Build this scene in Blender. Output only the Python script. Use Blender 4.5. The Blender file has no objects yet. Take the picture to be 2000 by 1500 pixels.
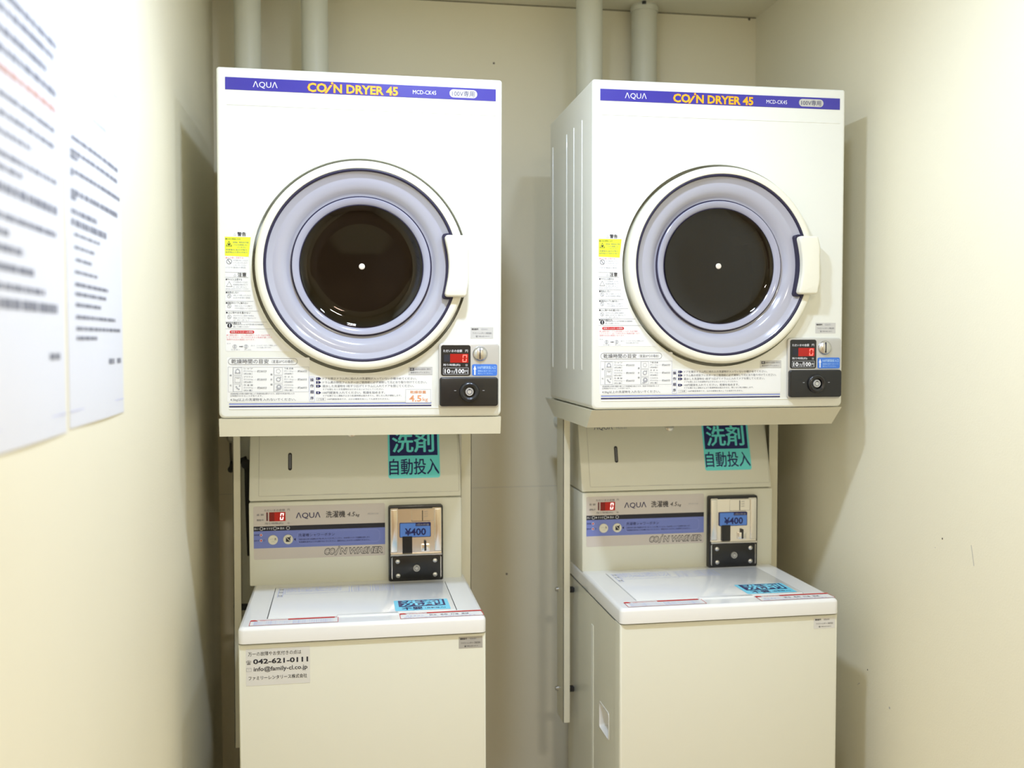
import bpy, bmesh, math, random
from mathutils import Matrix, Vector
PI = math.pi
S = bpy.context.scene
COL = S.collection
random.seed(4)

# ------------------------------------------------------------------ camera, world, lights, exposure
CAMZ = 1.46
cam_d = bpy.data.cameras.new('camera'); cam = bpy.data.objects.new('camera', cam_d); COL.objects.link(cam)
cam_d.sensor_width = 36.0; cam_d.lens = 1944.4 / 2000 * 36.0
cam_d.clip_start = 0.02
cam.location = (0, 0, CAMZ)
_y, _p, _r = 0.1664, -0.0422, -0.0017
_f = Vector((math.sin(_y) * math.cos(_p), math.cos(_y) * math.cos(_p), math.sin(_p)))
_rt = Vector((math.cos(_y), -math.sin(_y), 0)); _up = _rt.cross(_f)
_r2 = math.cos(_r) * _rt + math.sin(_r) * _up; _u2 = -math.sin(_r) * _rt + math.cos(_r) * _up
cam.rotation_euler = Matrix(((_r2.x, _u2.x, -_f.x), (_r2.y, _u2.y, -_f.y), (_r2.z, _u2.z, -_f.z))).to_euler()
cam_d.dof.use_dof = True; cam_d.dof.focus_distance = 2.2; cam_d.dof.aperture_fstop = 2.3
S.camera = cam

W = bpy.data.worlds.new('world'); S.world = W; W.use_nodes = True
W.node_tree.nodes['Background'].inputs[0].default_value = (1, .98, .95, 1)
W.node_tree.nodes['Background'].inputs[1].default_value = 0.0
S.view_settings.view_transform = 'Standard'; S.view_settings.look = 'None'
S.view_settings.gamma = 1.0; S.view_settings.use_curve_mapping = False
S.view_settings.exposure = -0.09
CEIL = 2.443
# ceiling lamps of the room: x, y, power (W), lens radius
LAMPS = [(0.19, 1.44, 16.0, .055), (0.68, 1.44, 6.5, .055), (0.42, -0.60, 24.0, .09)]
LIGHT_COL = (0.75, 0.915, 1.22)
WARM_COL = (0.98, 0.92, 0.84)   # the hallway lamp behind the camera

# ------------------------------------------------------------------ materials
def mat(name, col, rough=.5, metal=0.0, spec=.5, emit=None, es=0, trans=0, coat=0, bump=None, vary=None, ior=1.45):
    m = bpy.data.materials.new(name); m.use_nodes = True
    nt = m.node_tree; b = nt.nodes['Principled BSDF']
    b.inputs['Base Color'].default_value = (*col, 1); b.inputs['Roughness'].default_value = rough
    b.inputs['Metallic'].default_value = metal; b.inputs['Specular IOR Level'].default_value = spec
    b.inputs['Transmission Weight'].default_value = trans; b.inputs['Coat Weight'].default_value = coat
    b.inputs['IOR'].default_value = ior
    if emit:
        b.inputs['Emission Color'].default_value = (*emit, 1); b.inputs['Emission Strength'].default_value = es
    tc = nt.nodes.new('ShaderNodeTexCoord')
    if vary:
        sc, amt = vary
        n = nt.nodes.new('ShaderNodeTexNoise'); n.inputs['Scale'].default_value = sc; n.inputs['Detail'].default_value = 4
        nt.links.new(tc.outputs['Object'], n.inputs['Vector'])
        r = nt.nodes.new('ShaderNodeMapRange'); r.inputs['To Min'].default_value = 1 - amt; r.inputs['To Max'].default_value = 1 + amt
        nt.links.new(n.outputs['Fac'], r.inputs['Value'])
        mx = nt.nodes.new('ShaderNodeVectorMath'); mx.operation = 'SCALE'; mx.inputs[0].default_value = col
        nt.links.new(r.outputs[0], mx.inputs['Scale']); nt.links.new(mx.outputs[0], b.inputs['Base Color'])
    if bump:
        sc, st, dist = bump
        n = nt.nodes.new('ShaderNodeTexNoise'); n.inputs['Scale'].default_value = sc; n.inputs['Detail'].default_value = 5
        nt.links.new(tc.outputs['Object'], n.inputs['Vector'])
        bp = nt.nodes.new('ShaderNodeBump'); bp.inputs['Strength'].default_value = st; bp.inputs['Distance'].default_value = dist
        nt.links.new(n.outputs['Fac'], bp.inputs['Height']); nt.links.new(bp.outputs[0], b.inputs['Normal'])
    return m

M = dict(
    wall=mat('wall_paint', (.905, .84, .635), .55, spec=.3, bump=(260, .25, .0015), vary=(2.5, .03)),
    ceiling=mat('ceiling_paint', (.90, .84, .64), .7, bump=(180, .3, .002), vary=(3, .04)),
    joint=mat('wall_joint', (.22, .19, .12), .8, vary=(30, .2)),
    speck=mat('wall_speck', (.10, .08, .06), .8),
    scratch=mat('wall_scratch', (.55, .52, .46), .8),
    floor=mat('floor_vinyl', (.58, .46, .33), .35, vary=(9, .15)),
    wood=mat('door_wood', (.46, .33, .22), .4, vary=(6, .3)),
    enamel=mat('white_enamel', (.81, .805, .72), .30, coat=.15, bump=(900, .04, .0004)),
    cream=mat('cream_enamel', (.81, .80, .675), .32, coat=.1, bump=(900, .04, .0004)),
    standp=mat('cream_stand_paint', (.73, .69, .53), .4, vary=(14, .03)),
    lid=mat('lid_plastic', (.87, .86, .825), .18, coat=.15),
    ring=mat('cream_plastic', (.83, .80, .66), .3),
    lavender=mat('lavender_plastic', (.43, .425, .48), .14, coat=.5), bezel=mat('bezel_plastic', (.39, .39, .475), .12, coat=.5),
    gasket=mat('navy_rubber', (.018, .015, .045), .45),
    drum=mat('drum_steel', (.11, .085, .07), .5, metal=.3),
    cap=mat('cap_plastic', (.80, .72, .62), .35),
    silver=mat('silver_plastic', (.58, .57, .54), .32, metal=.35),
    chrome=mat('chrome', (.84, .81, .78), .2, metal=1.0),
    steel=mat('brushed_steel', (.66, .66, .66), .26, metal=1.0),
    black=mat('black_plastic', (.012, .012, .013), .28, coat=.2),
    blackp=mat('black_print', (.02, .02, .03), .6),
    navy=mat('navy_print', (.02, .02, .10), .5),
    grey=mat('grey_print', (.17, .17, .19), .6),
    lgrey=mat('light_grey_print', (.42, .42, .44), .6),
    white=mat('white_print', (.85, .85, .88), .5),
    sheet=mat('white_sticker', (.85, .845, .81), .4),
    band=mat('blue_violet_band', (.042, .033, .33), .3, coat=.3),
    orange=mat('orange_print', (.95, .47, .02), .45),
    red=mat('red_print', (.62, .03, .03), .5),
    pink=mat('pink_print', (.80, .30, .32), .5),
    yellow=mat('yellow_print', (.80, .86, .04), .5),
    salmon=mat('salmon_print', (.80, .36, .18), .5),
    blue=mat('blue_sticker', (.06, .20, .66), .35),
    pale=mat('pale_blue_print', (.50, .72, .95), .5),
    peri=mat('periwinkle_print', (.20, .25, .62), .4),
    peril=mat('light_periwinkle_print', (.34, .40, .78), .4),
    labelg=mat('warm_grey_label', (.68, .62, .57), .4),
    teal=mat('teal_sticker', (.17, .84, .84), .35),
    navyst=mat('navy_sticker', (.012, .015, .13), .35),
    sky=mat('sky_blue_sticker', (.20, .72, .93), .3),
    price=mat('price_blue', (.12, .28, .80), .35),
    ledbg=mat('red_led_window', (.30, .008, .006), .25, emit=(.8, .02, .01), es=.2),
    led=mat('red_led_segment', (.6, .1, .08), .3, emit=(1, .10, .08), es=2.2),
    ledw=mat('washer_led_segment', (.8, .5, .5), .3, emit=(1, .72, .68), es=1.4),
    leddim=mat('dark_led_window', (.16, .008, .006), .25, emit=(.5, .01, .01), es=.12),
    gsticker=mat('grey_foil_sticker', (.44, .42, .38), .4),
    gsticker2=mat('pale_foil_sticker', (.74, .73, .69), .4),
    gsticker3=mat('grey_sticker', (.60, .585, .545), .4),
    pipe=mat('cream_pipe', (.74, .73, .60), .42, vary=(5, .03)),
    rubber=mat('dark_rubber', (.03, .03, .03), .6),
    brass=mat('dull_metal', (.34, .31, .27), .35, metal=.9),
    paper=mat('paper', (.80, .79, .81), .5, vary=(4, .03)),
    ink=mat('paper_ink', (.24, .24, .27), .7),
    inkr=mat('paper_red_ink', (.60, .36, .30), .7),
    inkb=mat('paper_blue_tint', (.62, .62, .82), .5),
    lampw=mat('lamp_housing', (.85, .85, .83), .4),
    lampe=mat('lamp_diffuser', (.9, .9, .9), .4, emit=LIGHT_COL, es=6),
)

def thin_glass(name, tint, rough):
    m = bpy.data.materials.new(name); m.use_nodes = True; nt = m.node_tree; nt.nodes.clear()
    o = nt.nodes.new('ShaderNodeOutputMaterial'); mx = nt.nodes.new('ShaderNodeMixShader'); t = nt.nodes.new('ShaderNodeBsdfTransparent')
    g = nt.nodes.new('ShaderNodeBsdfGlossy'); f = nt.nodes.new('ShaderNodeFresnel'); f.inputs['IOR'].default_value = 1.5
    t.inputs['Color'].default_value = (*tint, 1); g.inputs['Roughness'].default_value = rough
    nt.links.new(f.outputs[0], mx.inputs[0]); nt.links.new(t.outputs[0], mx.inputs[1]); nt.links.new(g.outputs[0], mx.inputs[2]); nt.links.new(mx.outputs[0], o.inputs['Surface'])
    return m
M['glass'] = thin_glass('dark_glass', (.42, .36, .33), .02)

# ------------------------------------------------------------------ geometry helpers
FRONT = lambda a, b, h: (a, -h, b)          # a to the right, b up, h out of a front face (local y = 0)
_tcache = {}
def glyphs(s, off=0.0, shear=0.0):
    k = (s, off, shear)
    if k not in _tcache:
        c = bpy.data.curves.new('t', 'FONT'); c.body = s; c.size = 1; c.offset = off; c.shear = shear; c.resolution_u = 2
        o = bpy.data.objects.new('t', c); m = bpy.data.meshes.new_from_object(o)
        vs = [(v.co.x, v.co.y) for v in m.vertices]; fs = [tuple(p.vertices) for p in m.polygons]
        x0 = min(v[0] for v in vs); x1 = max(v[0] for v in vs); y0 = min(v[1] for v in vs); y1 = max(v[1] for v in vs)
        _tcache[k] = (vs, fs, x0, x1, y0, y1)
        bpy.data.meshes.remove(m); bpy.data.objects.remove(o); bpy.data.curves.remove(c)
    return _tcache[k]

def rr(x0, x1, z0, z1, r=0.0, n=6):
    """rounded rectangle outline, counter-clockwise seen from the front"""
    r = min(r, (x1 - x0) / 2 - 1e-5, (z1 - z0) / 2 - 1e-5)
    if r <= 1e-6: return [(x0, z0), (x1, z0), (x1, z1), (x0, z1)]
    o = []
    for cx, cz, a0 in ((x1 - r, z0 + r, -PI / 2), (x1 - r, z1 - r, 0), (x0 + r, z1 - r, PI / 2), (x0 + r, z0 + r, PI)):
        for i in range(n + 1):
            a = a0 + PI / 2 * i / n; o.append((cx + r * math.cos(a), cz + r * math.sin(a)))
    return o
def circ(cx, cz, r, n=32): return [(cx + r * math.cos(2 * PI * i / n), cz + r * math.sin(2 * PI * i / n)) for i in range(n)]

class MB:
    """collects shapes into one mesh"""
    def __init__(s, fmap=FRONT): s.v = []; s.f = []; s.m = []; s.mats = []; s.map = fmap
    def mi(s, m):
        m = M[m] if isinstance(m, str) else m
        if m not in s.mats: s.mats.append(m)
        return s.mats.index(m)
    def add(s, vs, fs, m, mapped=True):
        b = len(s.v); s.v += [s.map(*p) for p in vs] if mapped else [tuple(p) for p in vs]
        i = s.mi(m)
        for f in fs: s.f.append(tuple(b + k for k in f)); s.m.append(i)
    def addbm(s, bm, m, mapped=False):
        bm.verts.index_update(); s.add([v.co[:] for v in bm.verts], [[v.index for v in f.verts] for f in bm.faces], m, mapped); bm.free()
    def flat(s, pts, m, h=0.0003): s.add([(a, b, h) for a, b in pts], [list(range(len(pts)))], m)
    def rect(s, x0, x1, z0, z1, m, h=0.0003, r=0): s.flat(rr(x0, x1, z0, z1, r), m, h)
    def frame(s, x0, x1, z0, z1, t, m, h=0.0006, r=0):
        o = rr(x0, x1, z0, z1, r); i = rr(x0 + t, x1 - t, z0 + t, z1 - t, max(r - t, 0) if r else 0); n = len(o)
        if len(i) != n: i = rr(x0 + t, x1 - t, z0 + t, z1 - t, 1e-5 * 2); 
        s.band2(o, i, m, h)
    def band2(s, o, i, m, h):
        n = len(o); s.add([(a, b, h) for a, b in o] + [(a, b, h) for a, b in i], [(k, (k + 1) % n, n + (k + 1) % n, n + k) for k in range(n)], m)
    def ringc(s, cx, cz, r, t, m, h=0.0006, n=28): s.band2(circ(cx, cz, r, n), circ(cx, cz, r - t, n), m, h)
    def prism(s, pts, h0, h1, m, bev=0, seg=2):
        bm = bmesh.new(); vs = [bm.verts.new((a, b, h0)) for a, b in pts]; f = bm.faces.new(vs)
        ex = bmesh.ops.extrude_face_region(bm, geom=[f])
        top = [g for g in ex['geom'] if isinstance(g, bmesh.types.BMVert)]
        for v in top: v.co.z = h1
        if bev:
            ed = [e for e in bm.edges if abs(e.verts[0].co.z - h1) < 1e-7 and abs(e.verts[1].co.z - h1) < 1e-7]
            bmesh.ops.bevel(bm, geom=ed, offset=bev, segments=seg, affect='EDGES', profile=.5)
        s.addbm(bm, m, True)
    def box(s, x0, x1, y0, y1, z0, z1, m, bev=0, seg=2):
        bm = bmesh.new(); bmesh.ops.create_cube(bm, size=1)
        for v in bm.verts: v.co = ((x0 + x1) / 2 + v.co.x * (x1 - x0), (y0 + y1) / 2 + v.co.y * (y1 - y0), (z0 + z1) / 2 + v.co.z * (z1 - z0))
        if bev: bmesh.ops.bevel(bm, geom=bm.edges[:], offset=bev, segments=seg, affect='EDGES', profile=.5)
        s.addbm(bm, m)
    def lathe(s, prof, cx, cz, m, n=96, cap0=False, cap1=False):
        """profile of (radius, height) around the outward axis through (cx, cz)"""
        vs = []; fs = []
        for r, h in prof:
            for i in range(n): vs.append((cx + r * math.cos(2 * PI * i / n), cz + r * math.sin(2 * PI * i / n), h))
        for k in range(len(prof) - 1):
            for i in range(n): j = (i + 1) % n; fs.append((k * n + i, k * n + j, (k + 1) * n + j, (k + 1) * n + i))
        if cap0: fs.append(list(range(n))[::-1])
        if cap1: fs.append([(len(prof) - 1) * n + i for i in range(n)])
        s.add(vs, fs, m)
    def tube(s, pts, r, m, n=12, caps=True):
        vs = []; fs = []; P = [Vector(p) for p in pts]
        for k, p in enumerate(P):
            d = (P[min(k + 1, len(P) - 1)] - P[max(k - 1, 0)]).normalized()
            a = d.cross(Vector((0, 0, 1)) if abs(d.z) < .9 else Vector((1, 0, 0))).normalized(); b = d.cross(a)
            for i in range(n): t = 2 * PI * i / n; vs.append(tuple(p + r * (math.cos(t) * a + math.sin(t) * b)))
        for k in range(len(P) - 1):
            for i in range(n): j = (i + 1) % n; fs.append((k * n + i, k * n + j, (k + 1) * n + j, (k + 1) * n + i))
        if caps: fs += [list(range(n))[::-1], [(len(P) - 1) * n + i for i in range(n)]]
        s.add(vs, fs, m, False)
    def text(s, t, x0, z0, m, w=None, hgt=None, h=0.0006, off=0.0, shear=0.0, z1=None):
        """text whose inked box starts at (x0, z0); w and hgt stretch it, one alone keeps the aspect"""
        if not t: return
        cjk = any(ord(ch) > 0x2E80 for ch in t)
        fat = off if cjk else 0
        vs, fs, a0, a1, b0, b1 = glyphs(t, 0.0 if cjk else off, shear)
        if z1 is not None: hgt = z1 - z0
        sx = w / (a1 - a0) if w else None; sz = hgt / (b1 - b0) if hgt else None
        if sx is None: sx = sz
        if sz is None: sz = sx
        for k, (dx, dz) in enumerate(((-1, 0), (1, 0), (0, 1), (0, -1)) if fat else ((0, 0),)):
            s.add([(x0 + (a - a0 + dx * fat) * sx, z0 + (b - b0 + dz * fat * .6) * sz, h + k * .00002) for a, b in vs], fs, m)
    def seg0(s, x0, x1, z0, z1, m, h, t=.0022, sl=.0012):
        """a seven-segment zero"""
        zm = (z0 + z1) / 2; sk = lambda z: sl * (z - z0) / (z1 - z0); g = .0003
        def q(pts): s.flat([(a + sk(b), b) for a, b in pts], m, h)
        q([(x0, z0), (x1, z0), (x1 - t, z0 + t), (x0 + t, z0 + t)]); q([(x0 + t, z1 - t), (x1 - t, z1 - t), (x1, z1), (x0, z1)])
        for xa, xb in ((x0, x0 + t), (x1, x1 - t)):
            lo, hi = (xa, xb) if xa < xb else (xb, xa)
            for a, b in ((z0 + g, zm - g), (zm + g, z1 - g)): q([(lo, a + t * .5), (hi, a + t * .5), (hi, b - t * .3), (lo, b - t * .3)])
    def build(s, name, parent=None, loc=None, label=None, smooth=True, ang=32):
        me = bpy.data.meshes.new(name); me.from_pydata(s.v, [], s.f); me.polygons.foreach_set('material_index', s.m)
        for m in s.mats: me.materials.append(m)
        bm = bmesh.new(); bm.from_mesh(me); bmesh.ops.recalc_face_normals(bm, faces=bm.faces[:]) if not s.flatonly() else None
        bm.to_mesh(me); bm.free()
        if smooth:
            me.polygons.foreach_set('use_smooth', [True] * len(me.polygons)); me.set_sharp_from_angle(angle=math.radians(ang))
        me.update(); o = bpy.data.objects.new(name, me); COL.objects.link(o)
        if parent: o.parent = parent
        if loc: o.location = loc
        if label: o['label'] = label
        return o
    def flatonly(s): return False

def empty(name, loc, label, cat, group=None, rot=(0, 0, 0)):
    o = bpy.data.objects.new(name, None); COL.objects.link(o); o.location = loc; o.rotation_euler = rot
    o.empty_display_size = .05; o['label'] = label; o['category'] = cat
    if group: o['group'] = group
    return o
def tag(o, label, cat, group=None):
    o['label'] = label; o['category'] = cat
    if group: o['group'] = group
    return o
def struct(o): o['kind'] = 'structure'; return o
def kids(o): return [c for c in bpy.data.objects if c.parent == o]
def copy_tree(o, parent=None):
    c = o.copy(); COL.objects.link(c)
    if parent: c.parent = parent
    for k in kids(o): copy_tree(k, c)
    return c

# ------------------------------------------------------------------ room
XL, XR, YB, YF = -.354, 1.24, 2.90, -1.9
T = .1
b = MB(); b.box(XL - T, XL, YF - T, YB + T, 0, CEIL, 'wall'); struct(b.build('wall_left', smooth=False))
b = MB(); b.box(XR, XR + T, YF - T, YB + T, 0, CEIL, 'wall')
mp = lambda a, bb, h: (XR - h, a, bb); b.map = mp        # marks on the right wall: a along y, bb up
b.flat(circ(1.905, 1.044, .0022, 10), 'speck'); b.flat([(1.806, 1.050), (1.808, 1.050), (1.798, 1.010), (1.796, 1.010)], 'scratch')
b.flat(circ(2.20, .667, .002, 8), 'speck'); b.flat([(2.235, .622), (2.2365, .623), (2.247, .615), (2.246, .614)], 'scratch')
b.flat(circ(1.93, 1.02, .0012, 8), 'scratch'); b.flat(circ(2.10, .61, .003, 8), 'scratch')
struct(b.build('wall_right', smooth=False))
b = MB(); b.box(XL, XR, YB, YB + T, 0, CEIL, 'wall')
b.map = lambda a, bb, h: (a, YB - h, bb)
b.rect(XL, XR, 1.0298, 1.0306, 'scratch'); b.rect(XL, XR, CEIL - .004, CEIL - .0005, 'joint')
b.flat(circ(.435, 2.27, .003, 9), 'speck'); b.flat(circ(.47, .77, .003, 9), 'speck'); b.flat(circ(1.218, 2.436, .004, 9), 'speck')
struct(b.build('wall_back', smooth=False))
b = MB(); b.box(XL, XR, YF - T, YF, 0, CEIL, 'wall'); struct(b.build('wall_front', smooth=False))
b = MB(); b.box(XL - T, XR + T, YF - T, YB + T, CEIL, CEIL + T, 'ceiling'); struct(b.build('ceiling', smooth=False))
b = MB(); b.box(XL - T, XR + T, YF - T, YB + T, -T, 0, 'floor'); struct(b.build('floor', smooth=False))
b = MB(lambda a, bb, h: (a, YF + h, bb)); b.prism(rr(-.25, .58, 0, 2.0), 0, .035, 'wood', .004); d1 = struct(b.build('door_1'))
b = MB(lambda a, bb, h: (a, YF + h, bb)); b.lathe([(.012, .035), (.012, .07), (.03, .075), (.03, .095), (.02, .10)], .51, .98, 'steel', 24, cap1=True); b.build('door_handle', d1)

def ceiling_lamp(x, y, power, r, label):
    o = empty('ceiling_lamp', (x, y, CEIL), label, 'lamp')
    m = MB(lambda a, bb, h: (a, bb, -h))
    m.lathe([(r + .035, 0), (r + .035, .012), (r + .02, .02), (r + .004, .016), (r, .008)], 0, 0, 'lampw', 40); m.build('housing', o)
    m = MB(lambda a, bb, h: (a, bb, -h)); m.flat(circ(0, 0, r + .002, 40)[::-1], 'lampe', .009); m.build('diffuser', o)
    l = bpy.data.lights.new('lamp_light', 'AREA'); l.shape = 'DISK'; l.size = 2 * r; l.energy = power; l.color = LIGHT_COL if y > 0 else WARM_COL
    lo = bpy.data.objects.new('lamp_light', l); COL.objects.link(lo); lo.parent = o; lo.location = (0, 0, -.022)
for (x, y, p, r), lb in zip(LAMPS, ('round white ceiling lamp in front of the left dryer', 'round white ceiling lamp in front of the right dryer', 'larger round ceiling lamp near the entrance door')):
    ceiling_lamp(x, y, p, r, lb)

# ------------------------------------------------------------------ pipes
for x, y, r, lb in ((-.246, 2.75, .035, 'cream vertical pipe behind the left dryer, nearest the left wall'),
                    (-.0715, 2.75, .0355, 'cream vertical pipe behind the left dryer, second from the left wall'),
                    (.683, 2.75, .037, 'cream vertical pipe rising behind the left edge of the right dryer'),
                    (.874, 2.855, .037, 'cream vertical pipe behind the right dryer, collar at the ceiling joint')):
    m = MB(lambda a, bb, h: (a, bb, h)); m.lathe([(r, 0), (r, CEIL)], 0, 0, 'pipe', 40)
    o = m.build('pipe', None, (x, y, 0)); tag(o, lb, 'pipe', 'vertical pipes on the back wall')
    if x > .8:
        m = MB(lambda a, bb, h: (a, bb, h)); m.lathe([(r, CEIL - .02), (r + .0035, CEIL - .02), (r + .0035, CEIL - .006), (r, CEIL - .003)], 0, 0, 'pipe', 40); m.build('collar', o)
        m = MB(lambda a, bb, h: (a, bb, h)); m.lathe([(.0, CEIL - .008), (.006, CEIL - .008), (.006, CEIL)], -.012, -r - .002, 'rubber', 10); m.build('screw', o)

# water taps on the back wall beside each washer
def water_tap(x, z, label):
    o = empty('water_tap', (x, YB, z), label, 'tap', 'water taps behind the washers')
    m = MB(); m.lathe([(.028, 0), (.028, .004), (.022, .012), (.012, .014), (.011, .07), (.015, .07), (.015, .10), (.009, .11)], 0, 0, 'pipe', 28, cap1=True); m.build('body', o)
    m = MB(); m.tube([(0, -.085, -.0), (0, -.09, -.03), (0, -.086, -.06), (0, -.08, -.075)], .009, 'brass'); m.build('spout', o)
    m = MB(); m.box(-.022, .022, -.098, -.072, .012, .022, 'rubber', .004); m.build('handle', o); return o
water_tap(.640, 1.225, 'metal water tap on the back wall behind the right stand post')
tl = water_tap(-.305, 1.20, 'metal water tap on the back wall left of the left washer')

m = MB(); m.tube([(0, -.080, -.066), (0, -.11, -.082), (.002, -.16, -.080), (.016, -.205, -.060), (.044, -.224, -.045), (.052, -.226, -.075), (.052, -.224, -.14), (.056, -.222, -.30)], .0085, 'rubber'); m.lathe([(.012, .217), (.012, .236)], .048, -.058, 'rubber', 14, True, True); m.build('hose', tl)

# ------------------------------------------------------------------ coin dryer
DH, DW, DD = .7315, .30, .45
CX, CZ = -.002, .3235     # door centre
def make_dryer(label):
    root = empty('coin_dryer', (0, 0, 0), label, 'dryer', 'coin dryers on stands')
    # --- cabinet: shell with a round opening in the front
    m = MB(); 
    def out(ins, r):
        o = []
        for cx, cz, a0, q in ((1, 0, -PI / 2, r + .006), (1, 1, 0, r), (-1, 1, PI / 2, r), (-1, 0, PI, r + .006)):
            px = cx * (DW - ins - q); pz = ins + q if cz == 0 else DH - ins - q
            for i in range(6): a = a0 + PI / 2 * i / 5; o.append((px + q * math.cos(a), pz + q * math.sin(a)))
        return o
    rings = [(out(.005, .004), 0.0)] + [(out(.005 * (1 - math.sin(a)), .004 + .002 * math.sin(a)), -.005 * (1 - math.cos(a))) for a in (PI / 6, PI / 3, PI / 2)] + [(out(0, .006), -DD)]
    n = len(rings[0][0]); vs = []; fs = []
    for o_, h in rings: vs += [(a, c, h) for a, c in o_]
    for k in range(len(rings) - 1):
        for i in range(n): j = (i + 1) % n; fs.append((k * n + i, k * n + j, (k + 1) * n + j, (k + 1) * n + i))
    fs.append([(len(rings) - 1) * n + i for i in range(n)]); m.add(vs, fs, 'enamel')
    bm = bmesh.new(); NC = 96
    A = [bm.verts.new((a, c, 0)) for a, c in rings[0][0]]; B = [bm.verts.new((a, c, 0)) for a, c in circ(CX, CZ, .2285, NC)]
    ed = [bm.edges.new((L[i], L[(i + 1) % len(L)])) for L in (A, B) for i in range(len(L))]
    bmesh.ops.triangle_fill(bm, edges=ed, use_beauty=True, normal=(0, 0, 1)); m.addbm(bm, 'enamel', True)
    m.lathe([(.2285, 0), (.2285, -.034), (.172, -.034)], CX, CZ, 'cream', NC)
    # pressed step lines on the front
    for z, r in ((.6545, 0), (.0195, 0)): m.prism(rr(-.279, .287, z - .0016, z + .0016), -.001, .0009, 'enamel', .0008, 1)
    # pressed ribs on both sides
    for sx in (-1, 1):
        sm = MB(lambda a, c, h, sx=sx: (sx * (DW + h), a, c))
        for y in (.095, .178, .255, .420):
            sm.prism(rr(y - .0022, y + .0022, .085, .662, .0022, 3), -.001, .0022, 'enamel', .002, 2)
        m.add(sm.v, sm.f, 'enamel', False)
    m.build('cabinet', root)
    # --- header strip
    m = MB(); m.prism(rr(-.282, .286, .6848, .7104), 0, .0008, 'band'); H = .0011
    m.text('ΛQUΛ', -.226, .6895, 'lgrey' if 0 else 'white', w=.050, hgt=.0145, h=H)
    for mm, off, hh in (('red', .042, H), ('orange', .032, H + .0003)):
        m.text('CO', -.1145 - (.0007 if mm == 'red' else 0), .6868 - (.0004 if mm == 'red' else 0), mm, w=.040 + (.0014 if mm == 'red' else 0), z1=.7062 + (.0004 if mm == 'red' else 0), h=hh, off=off)
        e = .0004 if mm == 'red' else 0
        m.flat([(-.0795 - e, .6858 - e), (-.0748 + e, .6858 - e), (-.0628 + e, .7030 + e), (-.0675 - e, .7030 + e)], mm, hh)
        m.flat(circ(-.0633, .7070, .0024 + e, 14), mm, hh)
        m.text('N DRYER 45', -.0605 - e, .6868 - e, mm, w=.1355 + 2 * e, z1=.7055 + e, h=hh, off=off)
    m.text('MCD-CK45', .1065, .6925, 'white', w=.050, hgt=.0085, h=H)
    m.flat(rr(.1853, .2453, .6890, .7062, .0085), 'silver', H); m.text('100V専用', .191, .6913, 'navy', w=.048, hgt=.0125, h=H + .0003)
    m.build('header_strip', root)
    # --- warning sticker column
    m = MB(); h = .0003
    arc = lambda z: CX - math.sqrt(.2345 ** 2 - (z - CZ) ** 2)
    m.flat([(-.285, .186)] + [(arc(.186 + .0085 * k), .186 + .0085 * k) for k in range(13)] + [(-.2375, .3395), (-.2325, .385), (-.236, .3925), (-.281, .3925), (-.285, .388)], 'sheet', h)
    m.flat([(-.285, .3410), (-.2370, .3395), (-.2325, .3805), (-.285, .3805)], 'yellow', h + .0003); t = h + .0006
    m.text('警告', -.2595, .3822, 'blackp', hgt=.0085, h=t, off=.02); m.text('注意', -.2595, .2975, 'blackp', hgt=.0085, h=t, off=.02)
    def tri(x, z, s, mm='blackp', w=.0008):
        o = [(x, z), (x + s, z), (x + s / 2, z + s * .9)]; c = (x + s / 2, z + s * .33)
        i = [(c[0] + (p[0] - c[0]) * (1 - 2.6 * w / s * 1.3), c[1] + (p[1] - c[1]) * (1 - 2.6 * w / s * 1.3)) for p in o]; m.band2(o, i, mm, t)
    tri(-.268, .383, .006, 'lgrey', .0005); tri(-.268, .2983, .006, 'lgrey', .0005); tri(-.283, .3605, .0125); m.flat(circ(-.2767, .3645, .0022, 8), 'blackp', t)
    tri(-.283, .2765, .0125, 'grey', .0006)
    def prohib(x, z, r, mm='grey'):
        m.ringc(x, z, r, .0009, mm, t, 20); d = r * .70; m.flat([(x - d, z + d), (x - d + .0008, z + d + .0008), (x + d, z - d), (x + d - .0008, z - d - .0008)][::-1], mm, t)
    prohib(-.2765, .3290, .0056); 
    for z in (.257, .236, .2135): prohib(-.277, z, .0042, 'lgrey')
    m.flat(circ(-.2765, .1952, .0048, 18), 'blackp', t); m.rect(-.2773, -.2757, .1940, .1985, 'white', t + .0003); m.rect(-.2773, -.2757, .1918, .1932, 'white', t + .0003)
    def ln(s_, x, z, w, mm='grey', hg=.0038): m.text(s_, x, z, mm, w=w, hgt=hg, h=t)
    ln('●火災の原因となる', -.2835, .3740, .030, 'blackp')
    for i, (s_, x, w) in enumerate((('食用油、動物油の付着', -.269, .032), ('したものは乾燥しない', -.269, .031), ('でください', -.26, .018), ('洗濯後も油分が残り', -.2835, .043), ('自然発火の恐れがあり', -.2835, .044))): ln(s_, x, .3675 - .0052 * i, w, 'grey', .0034)
    ln('●お子様に注意する', -.2835, .3342 + .001, .036, 'pink')
    for i in range(4): ln(('お子様を中に入れたり', 'ドラムをのぞいたり', 'しないでください', 'けがや事故の原因')[i], -.268 if i < 3 else -.2835, .3300 - .0050 * i, (.029, .028, .026, .040)[i], 'lgrey', .0032)
    for z in (.3065, .2962, .2680, .2465, .2262, .2030, .1885): m.rect(-.285, {.3065: -.242, .2962: -.238, .268: -.2335, .2465: -.2275, .2262: -.2165, .203: -.2, .1885: -.182}[z], z - .0003, z + .0003, 'lgrey', t)
    for s_, z, w in (('●やけどに注意する', .2895, .033), ('●改造はしない', .2622, .026), ('●回転中のドアに触れない', .2403, .045), ('●上に物や水を置かない', .2200, .050), ('●換気を確認する', .1983, .030)): ln(s_, -.2838, z, w, 'blackp', .0046)
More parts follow.
